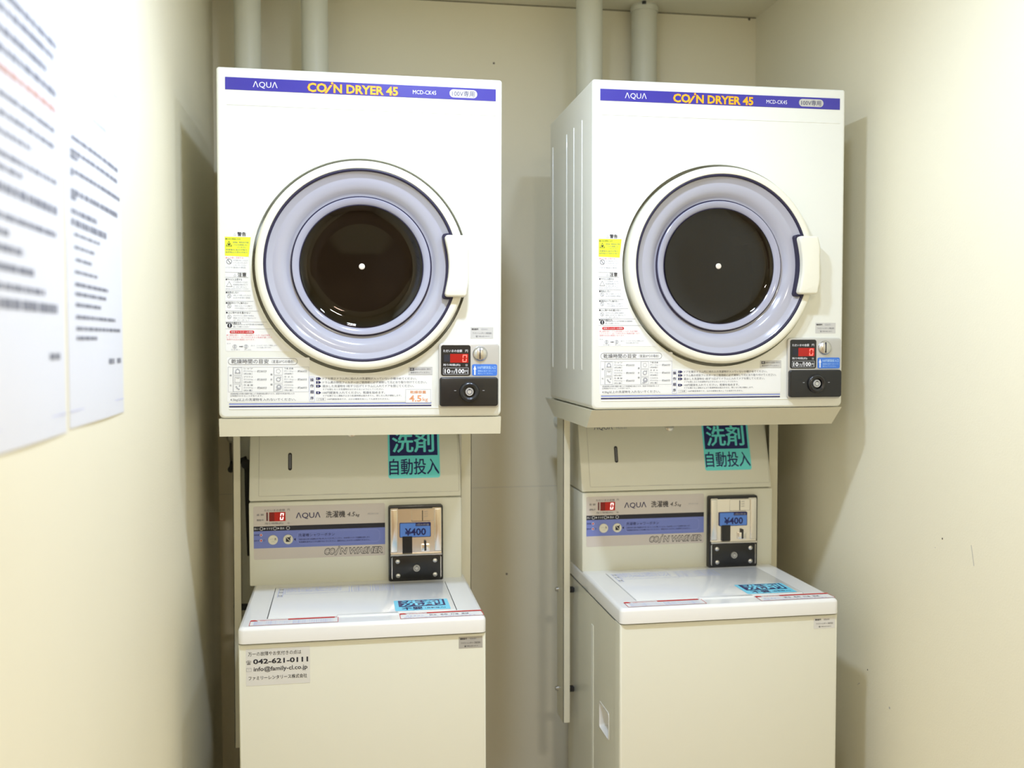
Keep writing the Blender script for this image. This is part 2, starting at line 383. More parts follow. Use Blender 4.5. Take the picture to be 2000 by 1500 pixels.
    for i, (x, z, w) in enumerate(((-.269, .2845, .029), (-.269, .2795, .030), (-.269, .2745, .027), (-.2835, .2703, .046), (-.269, .2570, .036), (-.269, .2520, .034), (-.266, .2350, .036), (-.266, .2300, .036), (-.269, .2145, .042), (-.269, .2095, .046), (-.269, .2048, .032))):
        ln(('ドアの内側は熱くなります', '乾燥直後は触れないで', 'ください', '取り出しは冷めてから行ってください', '分解したり修理したりしないで', '火災や感電の原因', '完全に止まってから開けて', 'けがの原因になります', '水がかかると感電や故障の', '原因になりますので載せないで', 'ください')[i], x, z, w, 'lgrey', .0033)
    ln('排気を妨げないよう必ず窓を開けるか換気扇を', -.269, .1962, .062, 'grey', .0033); ln('回してお使いください', -.269, .1912, .032, 'grey', .0033)
    m.build('warning_sticker', root)
    # --- red filter notice
    m = MB(); m.flat([(-.285, .1415)] + [(arc(.1415 + .0089 * k), .1415 + .0089 * k) for k in range(6)] + [(-.285, .186)], 'sheet', h)
    m.rect(-.2765, -.2265, .1787, .1850, 'red', t, .003); m.text('排気フィルターの掃除', -.2735, .1797, 'white', w=.044, hgt=.0042, h=t + .0003)
    for i, (s_, w) in enumerate((('●ご使用の前に、ドラム奥の排気フィルターを必ず掃除', .088), ('してください。ほこりがたまると乾燥が遅くなり', .092), ('故障や火災の原因になります。', .058))): ln(s_, -.2828, .1735 - .0046 * i, w, 'pink', .0036)
    for x in (-.2665, -.2435):
        m.ringc(x, .1515, .0042, .0008, 'lgrey', t, 16); m.rect(x - .001, x + .001, .1475, .1555, 'lgrey', t)
    m.rect(-.2575, -.2515, .1505, .1522, 'grey', t); m.flat([(-.2520, .1495), (-.2495, .1514), (-.2520, .1533)], 'grey', t)
    for x, z, w, s_ in ((-.2825, .156, .008, '外す'), (-.234, .152, .008, '洗う'), (-.222, .1525, .042, 'フィルターを外して掃除します'), (-.222, .1480, .030, '元の位置に取り付け'), (-.274, .1435, .018, '引き抜く'), (-.247, .1435, .014, '押し込む')): ln(s_, x, z, w, 'lgrey', .0028)
    m.build('filter_notice', root)
    # --- drying time table
    m = MB(); m.rect(-.283, -.1125, .0345, .1285, 'sheet', h, .002)
    m.frame(-.280, -.138, .1130, .1268, .0007, 'grey', t, .0066); m.text('乾燥時間の目安', -.2735, .1155, 'grey', w=.076, hgt=.0092, h=t, off=.008); m.text('（室温20℃の場合）', -.191, .1165, 'grey', w=.046, hgt=.0068, h=t)
    m.frame(-.2805, -.114, .0555, .1085, .0005, 'lgrey', t)
    for k, (xa, side) in enumerate(((-.2805, '綿化繊'), (-.197, '厚手類'))):
        m.rect(xa + .0095, xa + .0100, .0555, .1085, 'lgrey', t)
        for q, c in enumerate(side[:2] if k == 0 else side): m.text(c, xa + .0030, (.0885 - .021 * q) if k == 0 else (.090 - .0105 * q), 'grey', hgt=.0042, h=t)
        for q in range(3):
            z0 = .0915 - .0175 * q; m.frame(xa + .0105, xa + .0285, z0, z0 + .0158, .0005, 'lgrey', t, .001)
            ic = (xa + .0195, z0 + .008)
            if (k, q) == (0, 0): m.flat([(ic[0] - .006, ic[1] - .005), (ic[0] + .006, ic[1] - .005), (ic[0] + .004, ic[1] + .003), (ic[0], ic[1] + .006), (ic[0] - .004, ic[1] + .003)], 'lgrey', t); m.flat(circ(ic[0], ic[1] - .0005, .003, 10), 'sheet', t + .0002)
            elif (k, q) == (0, 1): m.frame(ic[0] - .006, ic[0] + .006, ic[1] - .006, ic[1] + .005, .0007, 'lgrey', t); m.rect(ic[0] - .003, ic[0] + .003, ic[1] + .002, ic[1] + .003, 'lgrey', t)
            elif (k, q) == (0, 2): [m.flat(circ(ic[0] + dx, ic[1] + dz, .0018, 8), 'lgrey', t) for dx, dz in ((-.003, .002), (.004, .004), (.002, -.003), (-.001, -.001))]
            elif (k, q) == (1, 0): m.ringc(ic[0], ic[1], .0052, .0008, 'lgrey', t, 5)
            elif (k, q) == (1, 1): m.ringc(ic[0], ic[1], .0050, .0018, 'lgrey', t, 12); m.flat([(ic[0] + .001, ic[1] + .003), (ic[0] + .006, ic[1] + .003), (ic[0] + .005, ic[1] + .006)], 'lgrey', t)
            else: m.flat(circ(ic[0] + .001, ic[1] + .001, .0058, 11), 'lgrey', t); m.flat(circ(ic[0] + .001, ic[1] + .002, .002, 7), 'sheet', t + .0002); m.rect(ic[0] - .006, ic[0], ic[1] - .006, ic[1] - .004, 'lgrey', t)
            s3 = ((('シャツ', '約300g', '（約3枚）', '約30分'), ('ブラウス', '約200g', '（約2枚）', '約30分'), ('作 業 服', '約600g', '（約1着）', '約60分')), (('下着 肌着', '約1.2kg', '（約8枚）', '約60分'), ('タ オ ル', '約1.2kg', '（約8枚）', '約60分'), ('バスタオル', '約600g', '（約1着）', '約60分')))[k][q]
            for qq in range(3): m.text(s3[qq], xa + .0315, z0 + .0118 - .0055 * qq, 'lgrey' if qq == 1 else 'grey', w=(.019, .019, .018)[qq], hgt=.0036, h=t)
            m.rect(xa + .0515, xa + .058, z0 + .0078, z0 + .0081, 'lgrey', t); m.text(s3[3], xa + .0595, z0 + .0053, 'grey', w=.0195, hgt=.0052, h=t)
    ln('※乾燥時間は衣類の種類や量により乾燥時間は異なります。室温や外気温が低いとき', -.2765, .0503, .132, 'grey', .0034); ln('は時間がかかることがあります。', -.2765, .0457, .066, 'grey', .0034)
    m.text('4.5kg以上の洗濯物を入れないでください。', -.2765, .0357, 'grey', w=.135, hgt=.0068, h=t)
    m.build('drying_time_sticker', root)
    # --- operating steps
    m = MB(); m.rect(-.1125, .148, .0345, .0905, 'sheet', h, .002)
    m.frame(-.1135, -.1025, .0345, .0875, .0004, 'peril', t)
    for q, c in enumerate('操作順序'): m.text(c, -.1115, .0775 - .0130 * q, 'navy', hgt=.0072, h=t, off=.012)
    for q, z in enumerate((.0835, .0755, .0675, .0535)):
        m.flat([(-.0992, z - .0028), (-.0925, z - .0028), (-.0885, z), (-.0925, z + .0028), (-.0992, z + .0028)], 'navy', t); m.text(str(q + 1), -.0968, z - .0020, 'white', hgt=.0042, h=t + .0003)
    for s_, x, z, w, hg in (('ドアを開きドラム内に他の人の洗濯物が入っていないか確かめてください。', -.0855, .0808, .200, .0054), ('ドラム奥の排気フィルターはご使用前に必ず掃除して元どおり取り付けてください。', -.0855, .0728, .222, .0054), ('脱水した洗濯物を1枚ずつ広げてドラムに入れてドアを閉じてください。', -.0855, .0648, .194, .0054),
                            ('ドアを閉じるとき洗濯物がはさまらないようにしてください。', -.0845, .0588, .128, .0038), ('100円硬貨を入れてください。乾燥を始めます。', -.0855, .0508, .132, .0054), ('ドアを開けると運転が止まり乾燥時間は進みません。閉じると再び運転します。', -.0845, .0450, .166, .0038), ('100円硬貨専用です。ほかの硬貨を投入しても返却されません。', -.076, .0378, .132, .0036)):
        m.text(s_, x, z, 'grey', w=w, hgt=hg, h=t)
    m.frame(-.0985, -.0795, .0365, .0425, .0004, 'lgrey', t); m.text('ご注意', -.0955, .0378, 'grey', w=.013, hgt=.0034, h=t)
    m.build('operating_steps_sticker', root)
    m = MB(); m.rect(-.279, .1465, .0286, .0312, 'peril', .0003); m.rect(-.279, .1465, .0312, .0317, 'navy', .0005); m.rect(-.279, .1465, .0232, .0262, 'navy', .0003); m.build('double_line', root)
    m = MB(); m.rect(.0975, .1485, .0915, .1082, 'gsticker3', .0003); m.frame(.0975, .1485, .0915, .1082, .0004, 'lgrey', .0006); m.rect(.1, .1095, .1005, .1062, 'blackp', .0006); m.text('お願い', .1008, .1017, 'white', w=.0078, hgt=.0034, h=.0009)
    m.text('運転中は注意深く見守り', .1105, .1015, 'grey', w=.035, hgt=.0042, h=.0006); m.text('換気を行ってください。', .1015, .0942, 'grey', w=.042, hgt=.0042, h=.0006); m.build('request_sticker', root)
    m = MB(); m.rect(.232, .282, .1705, .1950, 'gsticker3', .0003); m.text('機械番号', .2345, .1888, 'blackp', w=.0145, hgt=.0040, h=.0006, off=.01); m.text('0256301', .2555, .1890, 'lgrey', w=.014, hgt=.0032, h=.0006)
    m.text('ファミリーレンタリース株式会社', .2365, .1800, 'grey', w=.042, hgt=.0045, h=.0006); m.text('☎ 042-621-0111', .243, .1735, 'grey', w=.030, hgt=.0038, h=.0006); m.build('machine_number_sticker', root)
    # --- door
    dr = MB(); dr.lathe([(.2212, -.030), (.2212, .016), (.2204, .020), (.2178, .0235), (.2145, .025), (.2075, .0252), (.2045, .0245), (.2035, .0225), (.2035, -.030)], CX, CZ, 'ring', 128); door = dr.build('door', root, ang=50)
    m = MB(); m.lathe([(.2037, .016), (.2037, .0232), (.2022, .0238), (.1998, .0238), (.1985, .0225), (.1985, .012)], CX, CZ, 'gasket', 128); m.build('gasket', door, ang=50)
    m = MB(); m.lathe([(.1988, .0150), (.1985, .0195), (.1975, .0198), (.1955, .0185), (.1865, .0105), (.1850, .0100), (.1830, .0102), (.1700, .0075), (.1620, .0035), (.1560, -.0035), (.1520, -.0065), (.1495, -.0065)], CX, CZ, 'lavender', 128); m.build('bowl', door, ang=40)
    m = MB(); m.lathe([(.1496, -.008), (.1496, -.0035), (.1480, -.0030), (.1465, -.0035)], CX, CZ, 'gasket', 128)
    m.lathe([(.1466, -.0050), (.1462, .0015), (.1450, .0022), (.1420, .0016), (.1390, .0006), (.1360, -.0008), (.1335, -.0024), (.1318, -.0038)], CX, CZ, 'bezel', 128); m.lathe([(.1318, -.0038), (.1300, -.0040), (.1290, -.0055), (.1290, -.012)], CX, CZ, 'gasket', 128); m.build('bezel', door, ang=40)
    m = MB(); m.lathe([(.0, -.0085), (.05, -.0085), (.09, -.0084), (.108, -.0078), (.117, -.0066), (.1225, -.0050), (.1268, -.0030), (.1295, -.0012), (.1295, -.0052), (.1225, -.0090), (.09, -.0124), (.0, -.0125)], CX, CZ, 'glass', 96); m.build('window', door, ang=30)
    m = MB(); m.lathe([(.0064, -.0085), (.0064, -.0060), (.0050, -.0050), (.0, -.0047)], CX, CZ, 'cap', 24); m.build('center_cap', door)
    # handle set into a notch of the ring, outlined by the gasket
    def hpts(e):
        zt, zb, xr = .3905 + e, .2590 - e, .2205; p = []
        p += [(xr, zb), ]
        p += [(.1785 - e * .6, zb), (.1752 - e, zb + .0012), (.1732 - e, zb + .0035), (.1725 - e, zb + .0070)]
        for i in range(1, 10): u = i / 10; p.append((.1725 - e + .0085 * math.sin(PI * u), zb + .007 + (zt - zb - .014) * u))
        p += [(.1725 - e, zt - .0070), (.1732 - e, zt - .0035), (.1752 - e, zt - .0012), (.1785 - e * .6, zt), (xr, zt)]
        return p
    m = MB(); hp = [q for q in hpts(.0045) if q[0] < .2]; zt, zb = .3905 + .0045, .2590 - .0045
    ri = math.sqrt(.2015 ** 2 - (zt - CZ) ** 2); rj = math.sqrt(.2015 ** 2 - (zb - CZ) ** 2)
    m.prism([(CX + rj, zb)] + hp[0:] + [(CX + ri, zt)], .006, .0236, 'gasket', .001, 1); m.build('handle_gasket', door)
    m = MB(); pts = hpts(0)[1:-1] + [(.2145, .3905), (.2180, .3885), (.2195, .384)] + [(.2195 + .004 * math.sin(PI * u / 8), .384 - (.384 - .2665) * u / 8) for u in range(1, 8)] + [(.2195, .2665), (.2180, .2610), (.2140, .2590)]
    m.prism(pts[::-1], .004, .040, 'ring', .005, 3); m.build('handle', door, ang=50)
    # --- drum inside
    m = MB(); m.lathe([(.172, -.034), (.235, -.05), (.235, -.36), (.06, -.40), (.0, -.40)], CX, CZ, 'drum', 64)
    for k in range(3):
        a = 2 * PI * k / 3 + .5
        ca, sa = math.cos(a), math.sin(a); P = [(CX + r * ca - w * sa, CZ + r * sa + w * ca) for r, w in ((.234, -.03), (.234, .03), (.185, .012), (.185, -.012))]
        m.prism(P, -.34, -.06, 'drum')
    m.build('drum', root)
    # --- coin panel
    m = MB(); m.prism(rr(.1615, .2945, .0195, .1600, .008), 0, .007, 'silver', .0025, 2); cp = m.build('coin_panel', root); h0 = .007
    m = MB(); m.prism(rr(.1668, .2312, .0895, .1560, .005), h0 - .001, h0 + .0015, 'black', .0008, 1); t = h0 + .0018
    m.text('ただいまの金額', .1715, .1405, 'white', w=.041, hgt=.0058, h=t, off=.008); m.text('円', .2195, .1405, 'white', w=.0056, hgt=.0056, h=t)
    m.rect(.1865, .2262, .1178, .1370, 'ledbg', t); m.rect(.1730, .1862, .1200, .1350, 'blackp', t); m.seg0(.2128, .2225, .1192, .1352, 'led', t + .0003, .0021)
    m.text('残り時間(約)', .1715, .1098, 'white', w=.037, hgt=.0056, h=t, off=.008); m.text('分', .2198, .1098, 'white', w=.0050, hgt=.0052, h=t)
    m.frame(.1715, .2265, .0925, .1068, .0005, 'white', t); m.text('10', .1745, .0945, 'white', w=.0125, hgt=.0098, h=t, off=.03); m.text('分', .1882, .0948, 'white', w=.0062, hgt=.0068, h=t); m.text('/', .1945, .0945, 'white', w=.005, hgt=.010, h=t)
    m.text('100', .1998, .0945, 'white', w=.0180, hgt=.0098, h=t, off=.03); m.text('円', .2190, .0948, 'white', w=.0060, hgt=.0072, h=t); m.build('display', cp)
    m = MB(); kx, kz, kr = .2522, .1372, .0153
    m.lathe([(kr + .0012, h0 - .001), (kr + .0012, h0 + .0012), (kr, h0 + .0030), (kr * .8, h0 + .0062), (kr * .5, h0 + .0080), (0, h0 + .0086)], kx, kz, 'steel', 40)
    m.box(kx - .0022, kx - .0002, -(h0 + .0098), -(h0 + .004), kz - .0115, kz + .0128, 'blackp', .0003, 1); m.build('coin_slot', cp, ang=50)
    m = MB(); m.prism(rr(.2345, .2898, .0893, .1145, .004), h0 - .0005, h0 + .0006, 'blue'); t = h0 + .0009
    m.flat([(.2392, .0912), (.2422, .0912), (.2422, .1030), (.2440, .1030), (.2407, .1120), (.2374, .1030), (.2392, .1030)], 'white', t)
    m.text('100円硬貨投入口', .2462, .1040, 'pale', w=.0405, hgt=.0065, h=t, off=.008); m.text('硬貨は1枚ずつゆっくり', .2475, .0978, 'pale', w=.0385, hgt=.0038, h=t); m.text('投入してください。', .2475, .0925, 'pale', w=.033, hgt=.0038, h=t); m.build('guide_sticker', cp)
    m = MB(); m.prism(rr(.1632, .2912, .0232, .0862, .006), .005, .016, 'black', .003, 3); bx, bz = .2275, .0548
    m.lathe([(.0215, .014), (.0215, .020), (.0195, .0225), (.0165, .0235), (.0125, .0215), (.0118, .017)], bx, bz, 'black', 48)
    m.rect(.1945, .1990, .0568, .0580, 'lgrey', .0164); m.rect(.2565, .2610, .0568, .0580, 'lgrey', .0164); lk = m.build('cash_box_cover', root, ang=40)
    lock_mb(bx, bz, .017, .0090).build('lock', lk)
    return root

def lock_mb(x, z, h, r, fm=FRONT):
    m = MB(fm); m.lathe([(r, h - .004), (r, h + .003), (r * .9, h + .0045), (r * .70, h + .0045), (r * .66, h + .0030), (r * .52, h + .0030), (r * .48, h + .0045), (0, h + .0045)], x, z, 'silver', 32)
    m.ringc(x, z, r * .68, r * .18, 'grey', h + .0036, 24); m.rect(x - r * .10, x + r * .10, z + r * .40, z + r * .72, 'blackp', h + .0049)
    return m

dl = make_dryer('coin dryer nearest the left wall, orange capacity sticker at its bottom edge')
dr_ = copy_tree(dl); dr_['label'] = 'coin dryer nearest the right wall, ribbed left side in view'
dl.location = (.0382, 2.16, CAMZ - .1614); dl.rotation_euler = (0, .0057, 0)
dr_.location = (.8438, 2.1613, CAMZ - .1518)
m = MB(); m.rect(.0905, .1450, .0308, .0600, 'sheet', .0008, .001); m.frame(.0905, .1450, .0308, .0600, .0004, 'lgrey', .0011, .001)
m.text('乾燥容量', .1008, .0508, 'salmon', w=.034, hgt=.0062, h=.0011, off=.02); m.text('4.5', .0985, .0332, 'salmon', w=.0265, hgt=.0140, h=.0011, off=.02); m.text('kg', .1275, .0325, 'salmon', w=.0115, hgt=.0095, h=.0011)
m.build('capacity_sticker', dl)

# ------------------------------------------------------------------ dryer stands
def make_stand(lip, label):
    """origin at the shelf top's front left corner"""
    root = empty('dryer_stand', (0, 0, 0), label, 'stand', 'metal stands under the dryers')
    m = MB(lambda a, c, h: (a, c, h)); t = .003; wd = .600; dp = .525; ht = .038 + lip * .12
    vs = []; fs = []
    def q(p): b0 = len(vs); vs.extend(p); fs.append((b0, b0 + 1, b0 + 2, b0 + 3))
    o = [(0, 0, -.001), (wd, 0, -.001), (wd, dp, -.001), (0, dp, -.001)]; i = [(0, lip, -ht), (wd, lip, -ht), (wd, dp - .12, -ht), (0, dp - .12, -ht)]
    q([o[3], o[2], o[1], o[0]])
    for k in range(4): j = (k + 1) % 4; q([o[k], o[j], i[j], i[k]])
    # inner wall of the rim and underside
    i2 = [(.012, lip + .012, -ht), (wd - .012, lip + .012, -ht), (wd - .012, dp - .132, -ht), (.012, dp - .132, -ht)]
    i3 = [(a, c, -.006) for a, c, _ in i2]
    for k in range(4): j = (k + 1) % 4; q([i[k], i[j], i2[j], i2[k]]); q([i2[k], i2[j], i3[j], i3[k]])
    q(i3); m.add(vs, fs, 'standp')
    m.build('shelf', root, smooth=False)
    def post(sx, x, reach):
        m = MB(); f = .018 if sx > 0 else .026
        xa, xb = (x, x + f) if sx > 0 else (x - f, x)
        m.box(xa, xb, .340, .3425, -.842, -.006, 'standp', .0006, 1)
        xa, xb = (x, x + .0025) if sx > 0 else (x - .0025, x)
        m.box(xa, xb, .340, .415, -.842, -.006, 'standp', .0006, 1); p = m.build('post', root)
        for z in (-.505, -.772):
            mb = MB(lambda a, c, h: (x - sx * h, a, c)); mb.lathe([(.008, -.002), (.008, .0015), (.0055, .002), (.0055, .006), (.004, .0075), (0, .0078)], .405, z, 'steel', 16); mb.build('bolt', p)
            mb = MB(); xc = sorted((x + sx * .002, x + sx * reach)); mb.box(xc[0], xc[1], .388, .404, z - .007, z + .007, 'rubber', .002, 1); mb.build('spacer', p)
    return root, post
sr, post = make_stand(.048, 'cream metal stand under the right dryer, its left post fully in view')
post(1, .010, .0412); post(-1, .5995, .0284)
sr.location = (.5438, 2.1613, CAMZ - .1520)
sl, post = make_stand(.008, 'cream metal stand under the left dryer, left post close to the left wall')
post(1, -.0095, .0475); post(-1, .578, .0196)
sl.location = (-.2618, 2.16, CAMZ - .1614 + .3 * .0057); sl.rotation_euler = (0, .0057, 0)

# ------------------------------------------------------------------ coin washer
BW = .2593; LZ0, LZ1 = .836, .870
def make_washer(label):
    root = empty('coin_washer', (0, 0, 0), label, 'washer', 'coin washers under the dryers')
    # body with a recessed side grip
    m = MB(); m.prism(rr(-BW, BW, .05, .834), -.05, -.006, 'cream', .006, 3); m.box(-BW + .03, BW - .03, .045, .520, .05, .834, 'cream')
    for sx in (-1, 1):
        sm = MB(lambda a, c, h, sx=sx: (sx * (BW + h), a, c)); sm.prism(rr(.240, .262, .08, .765, .002, 2), -.001, .0015, 'cream', .0014, 2)
        bm = bmesh.new(); hole = rr(.098, .180, .538, .598, .006, 4)
        A = [bm.verts.new((a, c, 0)) for a, c in rr(.0495, .520, .05, .834)]; B = [bm.verts.new((a, c, 0)) for a, c in hole]
        ed = [bm.edges.new((L[i], L[(i + 1) % len(L)])) for L in (A, B) for i in range(len(L))]
        bmesh.ops.triangle_fill(bm, edges=ed, use_beauty=True, normal=(0, 0, 1)); sm.addbm(bm, 'cream', True)
        m.add(sm.v, sm.f, 'cream', False)
    m.box(-BW, BW, .5185, .520, .05, .834, 'cream'); m.box(-BW, BW, .045, .52, .832, .834, 'cream')
    m.build('body', root)
    m = MB(); m.box(-BW + .02, BW - .02, .03, .50, 0, .055, 'rubber', .004); m.build('base', root)
    for sx in (-1, 1):
        m = MB(lambda a, c, h, sx=sx: (sx * (BW + h), a, c)); o_ = rr(.095, .183, .535, .601, .008, 4); i_ = rr(.0985, .1795, .5385, .5975, .006, 4); k_ = rr(.106, .172, .546, .590, .006, 4); n = len(i_)
        m.add([(a, c, .0012) for a, c in o_] + [(a, c, .0012) for a, c in i_] + [(a, c, -.026) for a, c in k_] + [(a, c, -.0005) for a, c in o_],
              [(q * n + k, q * n + (k + 1) % n, (q + 1) * n + (k + 1) % n, (q + 1) * n + k) for q in (0, 1) for k in range(n)] + [(3 * n + k, 3 * n + (k + 1) % n, (k + 1) % n, k) for k in range(n)] + [[2 * n + k for k in range(n)]], 'lid')
        m.build('side_grip', root)
    # lid frame around the opening
    m = MB(); x0, x1, y0, y1 = -.2055, .2035, .062, .335
    for bx in ((-BW, BW, 0, y0), (-BW, BW, y1, .522), (-BW, x0, y0 - .004, y1 + .004), (x1, BW, y0 - .004, y1 + .004)): pass
    bm = bmesh.new(); NX = [(-BW, 0), (BW, 0), (BW, .522), (-BW, .522)]
    m.map = lambda a, c, h: (a, c, h)
    outer = rr(-BW, BW, 0, .522, .012, 4)
    def ins(e, r): return rr(-BW + e, BW - e, e, .522 - e, r, 4)
    rings = [(ins(.0, .012), LZ0), (ins(0, .012), LZ1 - .008), (ins(.0012, .011), LZ1 - .0045), (ins(.004, .010), LZ1 - .0015), (ins(.008, .008), LZ1)]
    n = len(outer); vs = []; fs = []
    for o_, z in rings: vs += [(a, c, z) for a, c in o_]
    for k in range(len(rings) - 1):
        for i in range(n): j = (i + 1) % n; fs.append((k * n + i, k * n + j, (k + 1) * n + j, (k + 1) * n + i))
    m.add(vs, fs, 'lid'); hole = rr(x0, x1, y0, y1, .003, 3)
    A = [bm.verts.new((a, c, LZ1)) for a, c in rings[-1][0]]; B = [bm.verts.new((a, c, LZ1)) for a, c in hole]
    ed = [bm.edges.new((L[i], L[(i + 1) % len(L)])) for L in (A, B) for i in range(len(L))]
    bmesh.ops.triangle_fill(bm, edges=ed, use_beauty=True, normal=(0, 0, 1)); m.addbm(bm, 'lid', True)
    n = len(hole); m.add([(a, c, LZ1) for a, c in hole] + [(a, c, LZ1 - .02) for a, c in hole], [(k, (k + 1) % n, n + (k + 1) % n, n + k) for k in range(n)], 'lid')
    m.add([(a, c, LZ1 - .02) for a, c in hole], [list(range(n))], 'grey'); m.build('lid_frame', root)
    # lid door: flush panel, dipped along the front as a finger grip
    m = MB(lambda a, c, h: (a, c, h)); g = .002
    m.prism(rr(x0 + g, x1 - g, y0 + g, y1 - g, .003, 3), LZ1 - .012, LZ1 + .0012, 'lid', .0012, 2); ld = m.build('lid_door', root)
    m = MB(lambda a, c, h: (a, c, h)); m.prism(rr(-.058, .075, y0 - .012, y0 + .004, .003, 3), LZ1 - .004, LZ1 + .0024, 'lid', .0022, 2); m.build('finger_grip', ld)
    TOP = lambda a, c, h: (a, c, LZ1 + .0012 + h)
    m = MB(TOP); m.flat(rr(.0685, .1905, .0715, .1600, .004), 'sky', .0003); m.rect(.078, .182, .1040, .1560, 'navyst', .0006); m.text('洗剤', .0840, .1080, 'sky', w=.092, hgt=.044, h=.0009, off=.026)
    m.text('不要', .0840, .0770, 'navyst', w=.045, hgt=.022, h=.0006, off=.03); m.text('(自動投入)', .1350, .0800, 'navyst', w=.045, hgt=.013, h=.0006); m.build('no_detergent_sticker', ld)
    m = MB(TOP)
    for x, w in ((-.195, .012), (-.18, .15), (-.025, .045), (.025, .05)): m.frame(x, x + w, .262 if w > .02 else .238, .320, .0008, 'peril', .0006)
    for k in range(6):
        z = .312 - .0105 * k
        if z > .263: m.text(('洗濯物を入れフタを閉めてください', '硬貨を投入すると洗濯が始まります', '洗剤は自動で投入されます', '入れすぎは故障の原因になります', '')[k], -.177, z, 'peril', w=.13, hgt=.006, h=.0006); m.text('ご注意ください', -.02, z, 'peril', w=.035, hgt=.006, h=.0006); m.text('使用できません', .029, z, 'peril', w=.04, hgt=.006, h=.0006)
    for z in (.243, .275, .300): m.text('手順', -.1938, z, 'grey', w=.0095, hgt=.012, h=.0006)
    m.build('instruction_print', ld)
    TF = lambda a, c, h: (a, c, LZ1 + h)
    for nm, xa, xb, bar in (('left', -.2380, -.0545, (-.16, -.062)), ('right', .0760, .2560, (.135, .256))):
        m = MB(TF); m.flat([(xa, .0125), (xb, .0125), (xb, .040), (xb - .010, .0525), (xa, .0525)] if nm == 'left' else [(xa, .0125), (xb, .0125), (xb - .004, .0525), (xa + .012, .0525), (xa, .040)], 'sheet', .0004)
        m.frame(xa, xb, .0125, .0525, .0012, 'red', .0007); m.rect(bar[0], bar[1], .0455, .0535, 'red', .0010)
        m.flat([(xa, .0445), (xa + .016, .0445), (xa + .010, .0535), (xa + .002, .0535)], 'red', .0010)
        m.text('洗濯機の上に乗らないでください' if nm == 'left' else '入れられないもの', xa + .02, .043, 'pink', w=.055, hgt=.0075, h=.0009)
        if nm == 'left':
            for q in range(3): m.text('運転中はフタを開けないでください。脱水槽が完全に止まるまで手を触れない', xa + .008, .034 - .0085 * q, 'peril', w=.165, hgt=.0055, h=.0007)
        else:
            for q, s_ in enumerate(('防水', '毛布', '灯油', '足拭')): m.text(s_, .140 + .023 * q, .026, 'navyst', w=.016, hgt=.012, h=.0007)
            m.text('洗えません', xa + .012, .026, 'peril', w=.04, hgt=.008, h=.0007); m.text('回転したり溢れたりする恐れがあります', xa + .008, .016, 'peril', w=.155, hgt=.005, h=.0007)
        m.build('caution_sticker', root)
    m = MB(); m.rect(.2000, .2515, .8015, .8270, 'gsticker2', .0003 - .006); m.text('機械番号', .2030, .8205, 'blackp', w=.0145, hgt=.0042, h=-.0054, off=.01); m.text('0256301', .2240, .8207, 'grey', w=.014, hgt=.0034, h=-.0054)
    m.text('ファミリーレンタリース株式会社', .2050, .8110, 'blackp', w=.042, hgt=.0045, h=-.0054); m.text('☎ 042-621-0111', .2115, .8045, 'blackp', w=.030, hgt=.0038, h=-.0054); m.build('machine_number_sticker', root)
    # --- control panel and detergent box
    PX0, PX1 = -.2580, .2595; PY = .367
    m = MB(); m.box(PX0, PX1, PY, .545, LZ1 - .002, 1.0725, 'cream', .004, 2); cp = m.build('control_panel', root)
    m = MB(); vs = []; y0_, y1_ = PY + .004, PY + .052; za, zb = 1.0738, 1.2480
    bm = bmesh.new(); P = [(PX0, y0_, za), (PX1, y0_, za), (PX1, .545, za), (PX0, .545, za), (PX0, y1_, zb), (PX1, y1_, zb), (PX1, .545, zb), (PX0, .545, zb)]
    V = [bm.verts.new(p) for p in P]
    for f in ((0, 1, 5, 4), (1, 2, 6, 5), (2, 3, 7, 6), (3, 0, 4, 7), (4, 5, 6, 7), (3, 2, 1, 0)): bm.faces.new([V[k] for k in f])
    bmesh.ops.bevel(bm, geom=bm.edges[:], offset=.005, segments=2, affect='EDGES', profile=.5); m.addbm(bm, 'cream')
    db = m.build('detergent_box', root)
    sl_ = (y1_ - y0_) / (zb - za); nn = math.sqrt(1 + sl_ * sl_)
    DF = lambda a, c, h: (a, y0_ + (c - za) * sl_ - h / nn, c + h * sl_ / nn)
    m = MB(DF); m.prism(rr(-.1650, -.1560, 1.146, 1.188, .0045), 0, .0008, 'rubber'); m.flat(rr(-.1628, -.1582, 1.150, 1.184, .0022), 'grey', .0011); m.build('level_window', db)
    m = MB(DF)
    for x0_, x1_ in ((-.17, -.13), (-.08, -.02), (.115, .15)): m.rect(x0_, x1_, 1.0868, 1.0872, 'lgrey', .0003)
    m.frame(-.2350, .255, 1.086, 1.246, .0006, 'gsticker', .0003, .003); m.text('ΛQUΛ', -.2150, 1.2285, 'navy', w=.050, hgt=.0140, h=.0003); m.text('MDS-01', -.155, 1.2315, 'lgrey', w=.028, hgt=.006, h=.0003); m.build('cover_seam', db)
    m = MB(DF); m.lathe([(.012, 0), (.012, .003), (.008, .005), (0, .005)], -.0105, 1.2355, 'steel', 20); m.build('lock', db)
    m = MB(DF); m.flat(rr(.0790, .2080, 1.1205, 1.243, .006), 'teal', .0003); m.rect(.0835, .2030, 1.1755, 1.2385, 'navyst', .0006)
    m.text('洗剤', .0905, 1.1835, 'teal', w=.103, hgt=.0520, h=.0009, off=.022); m.text('自動投入', .0820, 1.1290, 'navyst', w=.1235, hgt=.0390, h=.0006, off=.014); m.build('auto_detergent_sticker', db)
    PF = lambda a, c, h: (a, PY - h, c)
    # label
    m = MB(PF); X0, X1 = -.2470, .0690; m.flat(rr(X0, X1, .9330, 1.0628, .004), 'labelg', .0003); t = .0008
    m.rect(X0, X1, 1.0025, 1.0140, 'blackp', t - .0003); m.rect(X0, X1, .9605, 1.0025, 'peri', t - .0003)
